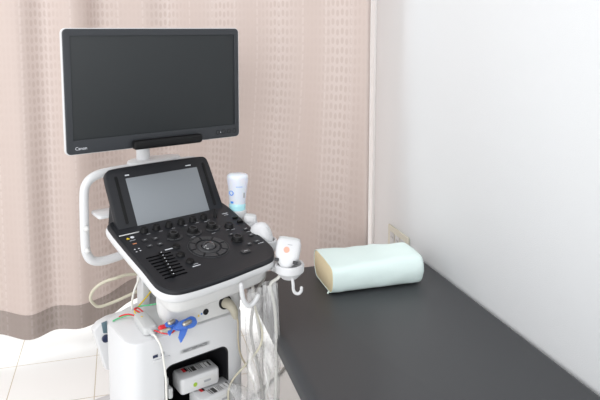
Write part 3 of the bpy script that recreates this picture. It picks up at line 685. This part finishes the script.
# beige connector plug and cord
pl = thing('connector_plug', 'beige elbow plug with cord, plugged into the round socket of the machine', 'plug', FC @ Matrix.Translation((.833, 1.385, .594)))
b = B(FC); b.tube([(.833, 1.388, .594), (.834, 1.372, .595), (.836, 1.362, .591), (.840, 1.356, .581), (.842, 1.354, .570)], .0145, r1=.0092, n=18, sub=5); b.build('plug_body', 'beige', pl)
b = B(FC); b.tube([(.845, 1.351, .570), (.848, 1.348, .545), (.846, 1.345, .50), (.852, 1.343, .46), (.872, 1.335, .41), (.884, 1.325, .36), (.89, 1.325, .31), (.89, 1.34, .2), (.88, 1.35, .10)], .0024, n=8, sub=6); b.build('cord', 'cableb', pl)

# ECG lead box on the cabinet top
FE = FC @ Matrix.Translation((.636, 1.452, .5585)) @ Matrix.Rotation(R(-98), 4, 'Z')
eb = thing('lead_junction_box', 'small light grey junction box with yellow dot on top of the white cabinet', 'cable box', FE)
b = B(FE); b.loft(rrect(-.053, .048, -.0185, .0185, .009), [(.004, 0), (0, .004), (0, .014), (.003, .020), (.008, .022)]); b.build('box_body', 'offwhite', eb)
b = B(FE); b.cyl(-.020, -.004, .0028, .0215, .0228, .0004); b.build('status_dot', 'yellow', eb)
b = B(FE); b.tube([(.048, .0, .011), (.064, 0, .010)], .0062, r1=.005, n=12, sub=3); b.build('strain_relief', 'offwhite', eb)
b = B(FC); b.tube([(.627, 1.392, .570), (.628, 1.376, .566), (.635, 1.366, .548), (.640, 1.364, .52), (.647, 1.366, .46), (.648, 1.366, .394), (.652, 1.366, .28), (.66, 1.37, .15)], .0028, n=8, sub=6); b.build('trunk_cable', 'cablew', eb)
for m, P in (('green', [(.642, 1.505, .570), (.622, 1.53, .566), (.598, 1.538, .562), (.583, 1.535, .561)]), ('green', [(.646, 1.508, .572), (.644, 1.535, .575), (.662, 1.542, .576), (.680, 1.530, .578), (.705, 1.515, .582)]),
             ('yellow', [(.638, 1.506, .570), (.640, 1.53, .572), (.658, 1.545, .576), (.690, 1.560, .590), (.712, 1.570, .603)]), ('red', [(.634, 1.504, .570), (.622, 1.522, .572), (.612, 1.536, .568), (.604, 1.545, .562)]),
             ('red', [(.650, 1.504, .572), (.640, 1.530, .578), (.652, 1.535, .576), (.658, 1.515, .570)])):
    b = B(FC); b.tube(P, .0020, n=8, sub=6); b.build('lead_wire', m, eb, m + ' lead wire')
b = B(FC); b.tube([(.634, 1.395, .574), (.645, 1.368, .574), (.660, 1.360, .572), (.676, 1.362, .580), (.684, 1.378, .590)], .0018, n=8, sub=6); b.build('lead_wire', 'red', eb, 'red lead wire looping to the blue clamp')

# blue limb clamps
def clamp(F, label, red=False, s=1.0):
    t = thing('limb_clamp', label, 'clamp', F, 'blue limb clamps on the cabinet')
    G = F @ Matrix.Scale(s, 4)
    for q, nm in ((0, 'lower_jaw'), (1, 'upper_jaw')):
        b = B(G @ Matrix.Translation((0, 0, .004 + q * .016)) @ Matrix.Rotation(R(-6 + 12 * q), 4, 'Y'))
        b.slab(smooth_closed([(-.030, -.004), (-.012, -.013), (.010, -.014), (.026, -.017), (.040, -.010), (.043, 0), (.040, .010), (.026, .017), (.010, .014), (-.012, .013), (-.030, .004)], 3), -.003, .003, .0015); b.build(nm, 'blue', t)
    b = B(G); b.box(-.006, .004, -.014, .014, .0, .024, .002, .001); b.build('hinge', 'blue', t)
    b = B(G); b.tube([(-.004, .000, .0275), (.014, .002, .0285)], .006, n=14, sub=0); b.build('electrode', 'steel', t)
    b = B(G); b.slab([(-.012, -.012), (.012, -.012), (-.004, -.030), (-.022, -.046), (-.024, -.030)], .006, .012, .001); b.build('jaw_tip', 'blue', t)
    if red:
        b = B(G); b.tube([(-.046, 0, .018), (-.026, 0, .016)], .006, n=12, sub=0); b.build('lead_tip', 'red', t, 'red lead tip')
        b = B(G); b.tube([(-.044, -.010, .010), (-.026, -.012, .008), (-.010, -.016, .010)], .0045, n=12, sub=3); b.build('wire_boot', 'beige', t)
    return t
clamp(FC @ Matrix.Translation((.692, 1.362, .582)) @ Matrix.Rotation(R(2), 4, 'Z') @ Matrix.Rotation(R(58), 4, 'X'), 'larger blue limb clamp with metal electrode leaning on the column front', s=.82)
clamp(FC @ Matrix.Translation((.662, 1.372, .583)) @ Matrix.Rotation(R(4), 4, 'Z') @ Matrix.Rotation(R(28), 4, 'X'), 'blue limb clamp with red lead tip, next to the junction box', True, .58)

# beige hose loop and white cable at left
b = B(FC); b.tube([(.690, 1.60, .640), (.674, 1.60, .644), (.645, 1.60, .648), (.617, 1.60, .646), (.597, 1.61, .641), (.578, 1.62, .630), (.564, 1.63, .612), (.562, 1.64, .590), (.574, 1.65, .568), (.59, 1.65, .556), (.625, 1.645, .560), (.655, 1.635, .570), (.695, 1.63, .580)], .0042, n=10, sub=6)
b.build('hose', 'cable', org=FC @ Matrix.Translation((.6, 1.62, .556)), label='beige hose looping out to the left below the console', cat='hose')
b = B(FC); b.tube([(.682, 1.585, .655), (.676, 1.585, .630), (.664, 1.585, .605), (.655, 1.58, .580), (.650, 1.57, .5625)], .0030, n=10, sub=6)
b.build('cord', 'cablew', org=FC @ Matrix.Translation((.65, 1.57, .56)), label='thin white cord dropping from console to cabinet top beside the hose loop', cat='cord')

# battery packs in the bay
def pack(F, label, L=.112, D=.062, H=.044, by=0.0):
    t = thing('battery_pack', label, 'battery pack', F, 'white packs in the black bay')
    b = B(F); b.loft(rrect(-L / 2, L / 2, 0, D, .010, 5), [(.006, 0), (.002, .002), (0, .008), (0, H - .008), (.002, H - .002), (.006, H)]); b.build('case', 'white', t)
    b = B(F @ Matrix.Translation((0, 0, 0)) @ Matrix.Rotation(PI / 2, 4, 'X')); b.slab(rrect(-.030, .046, .010, .032, .009), -.0005, .0012, .0006); fp = b.build('front_inset', 'greywhite', t)
    b = B(F @ Matrix.Rotation(PI / 2, 4, 'X')); b.cyl(-.017, .021, .0058, .001, .0026, .0006); b.build('charge_light', 'greenled', fp)
    decal('print_mark', 'dimmark', fp, F @ Matrix.Translation((.018, -.0016, .021)) @ Matrix.Rotation(PI / 2, 4, 'X'), .020, .006)
    decal('barcode', 'barcode', t, F @ Matrix.Translation((.012, D / 2 + .004 + by, H + .0004)), .066, .024)
    decal('red_label', 'red', t, F @ Matrix.Translation((-.031, D / 2 + .010, H + .0004)), .008, .020); decal('black_label', 'black2', t, F @ Matrix.Translation((-.0245, D / 2 + .010, H + .0004)), .005, .020)
    return t
M['greenled'] = mat('green_button', (0.30, 0.46, 0.04), 0.4)
pack(FC @ Matrix.Translation((.757, 1.388, .376)) @ Matrix.Rotation(R(-3), 4, 'Z'), 'white barcode-labelled pack with green button, lying on top of the other pack')
pack(FC @ Matrix.Translation((.790, 1.352, .330)) @ Matrix.Rotation(R(4), 4, 'Z'), 'white pack under the other one, pushed forward so its barcode label shows', H=.044, by=-.018)

# grey cord crossing in front and cord on the floor
b = B(FC); b.tube([(.815, 1.362, .26), (.818, 1.352, .31), (.814, 1.345, .37), (.822, 1.335, .405), (.838, 1.30, .455), (.850, 1.255, .515), (.866, 1.262, .545), (.862, 1.272, .580), (.852, 1.282, .63)], .0028, n=8, sub=6)
b.build('cord', 'cable', org=FC @ Matrix.Translation((.815, 1.36, .26)), label='thin beige cord curving across the black bay towards the hanging sleeves', cat='cord')
b = B(); b.tube([(.30, 2.02, .006), (.42, 2.09, .006), (.547, 2.204, .006), (.60, 2.26, .006), (.72, 2.33, .006)], .005, n=8, sub=6)
b.build('cord', 'cableg', org=frame(0, (.55, 2.2, 0)), label='dark cord lying on the floor between machine and bed', cat='cord')
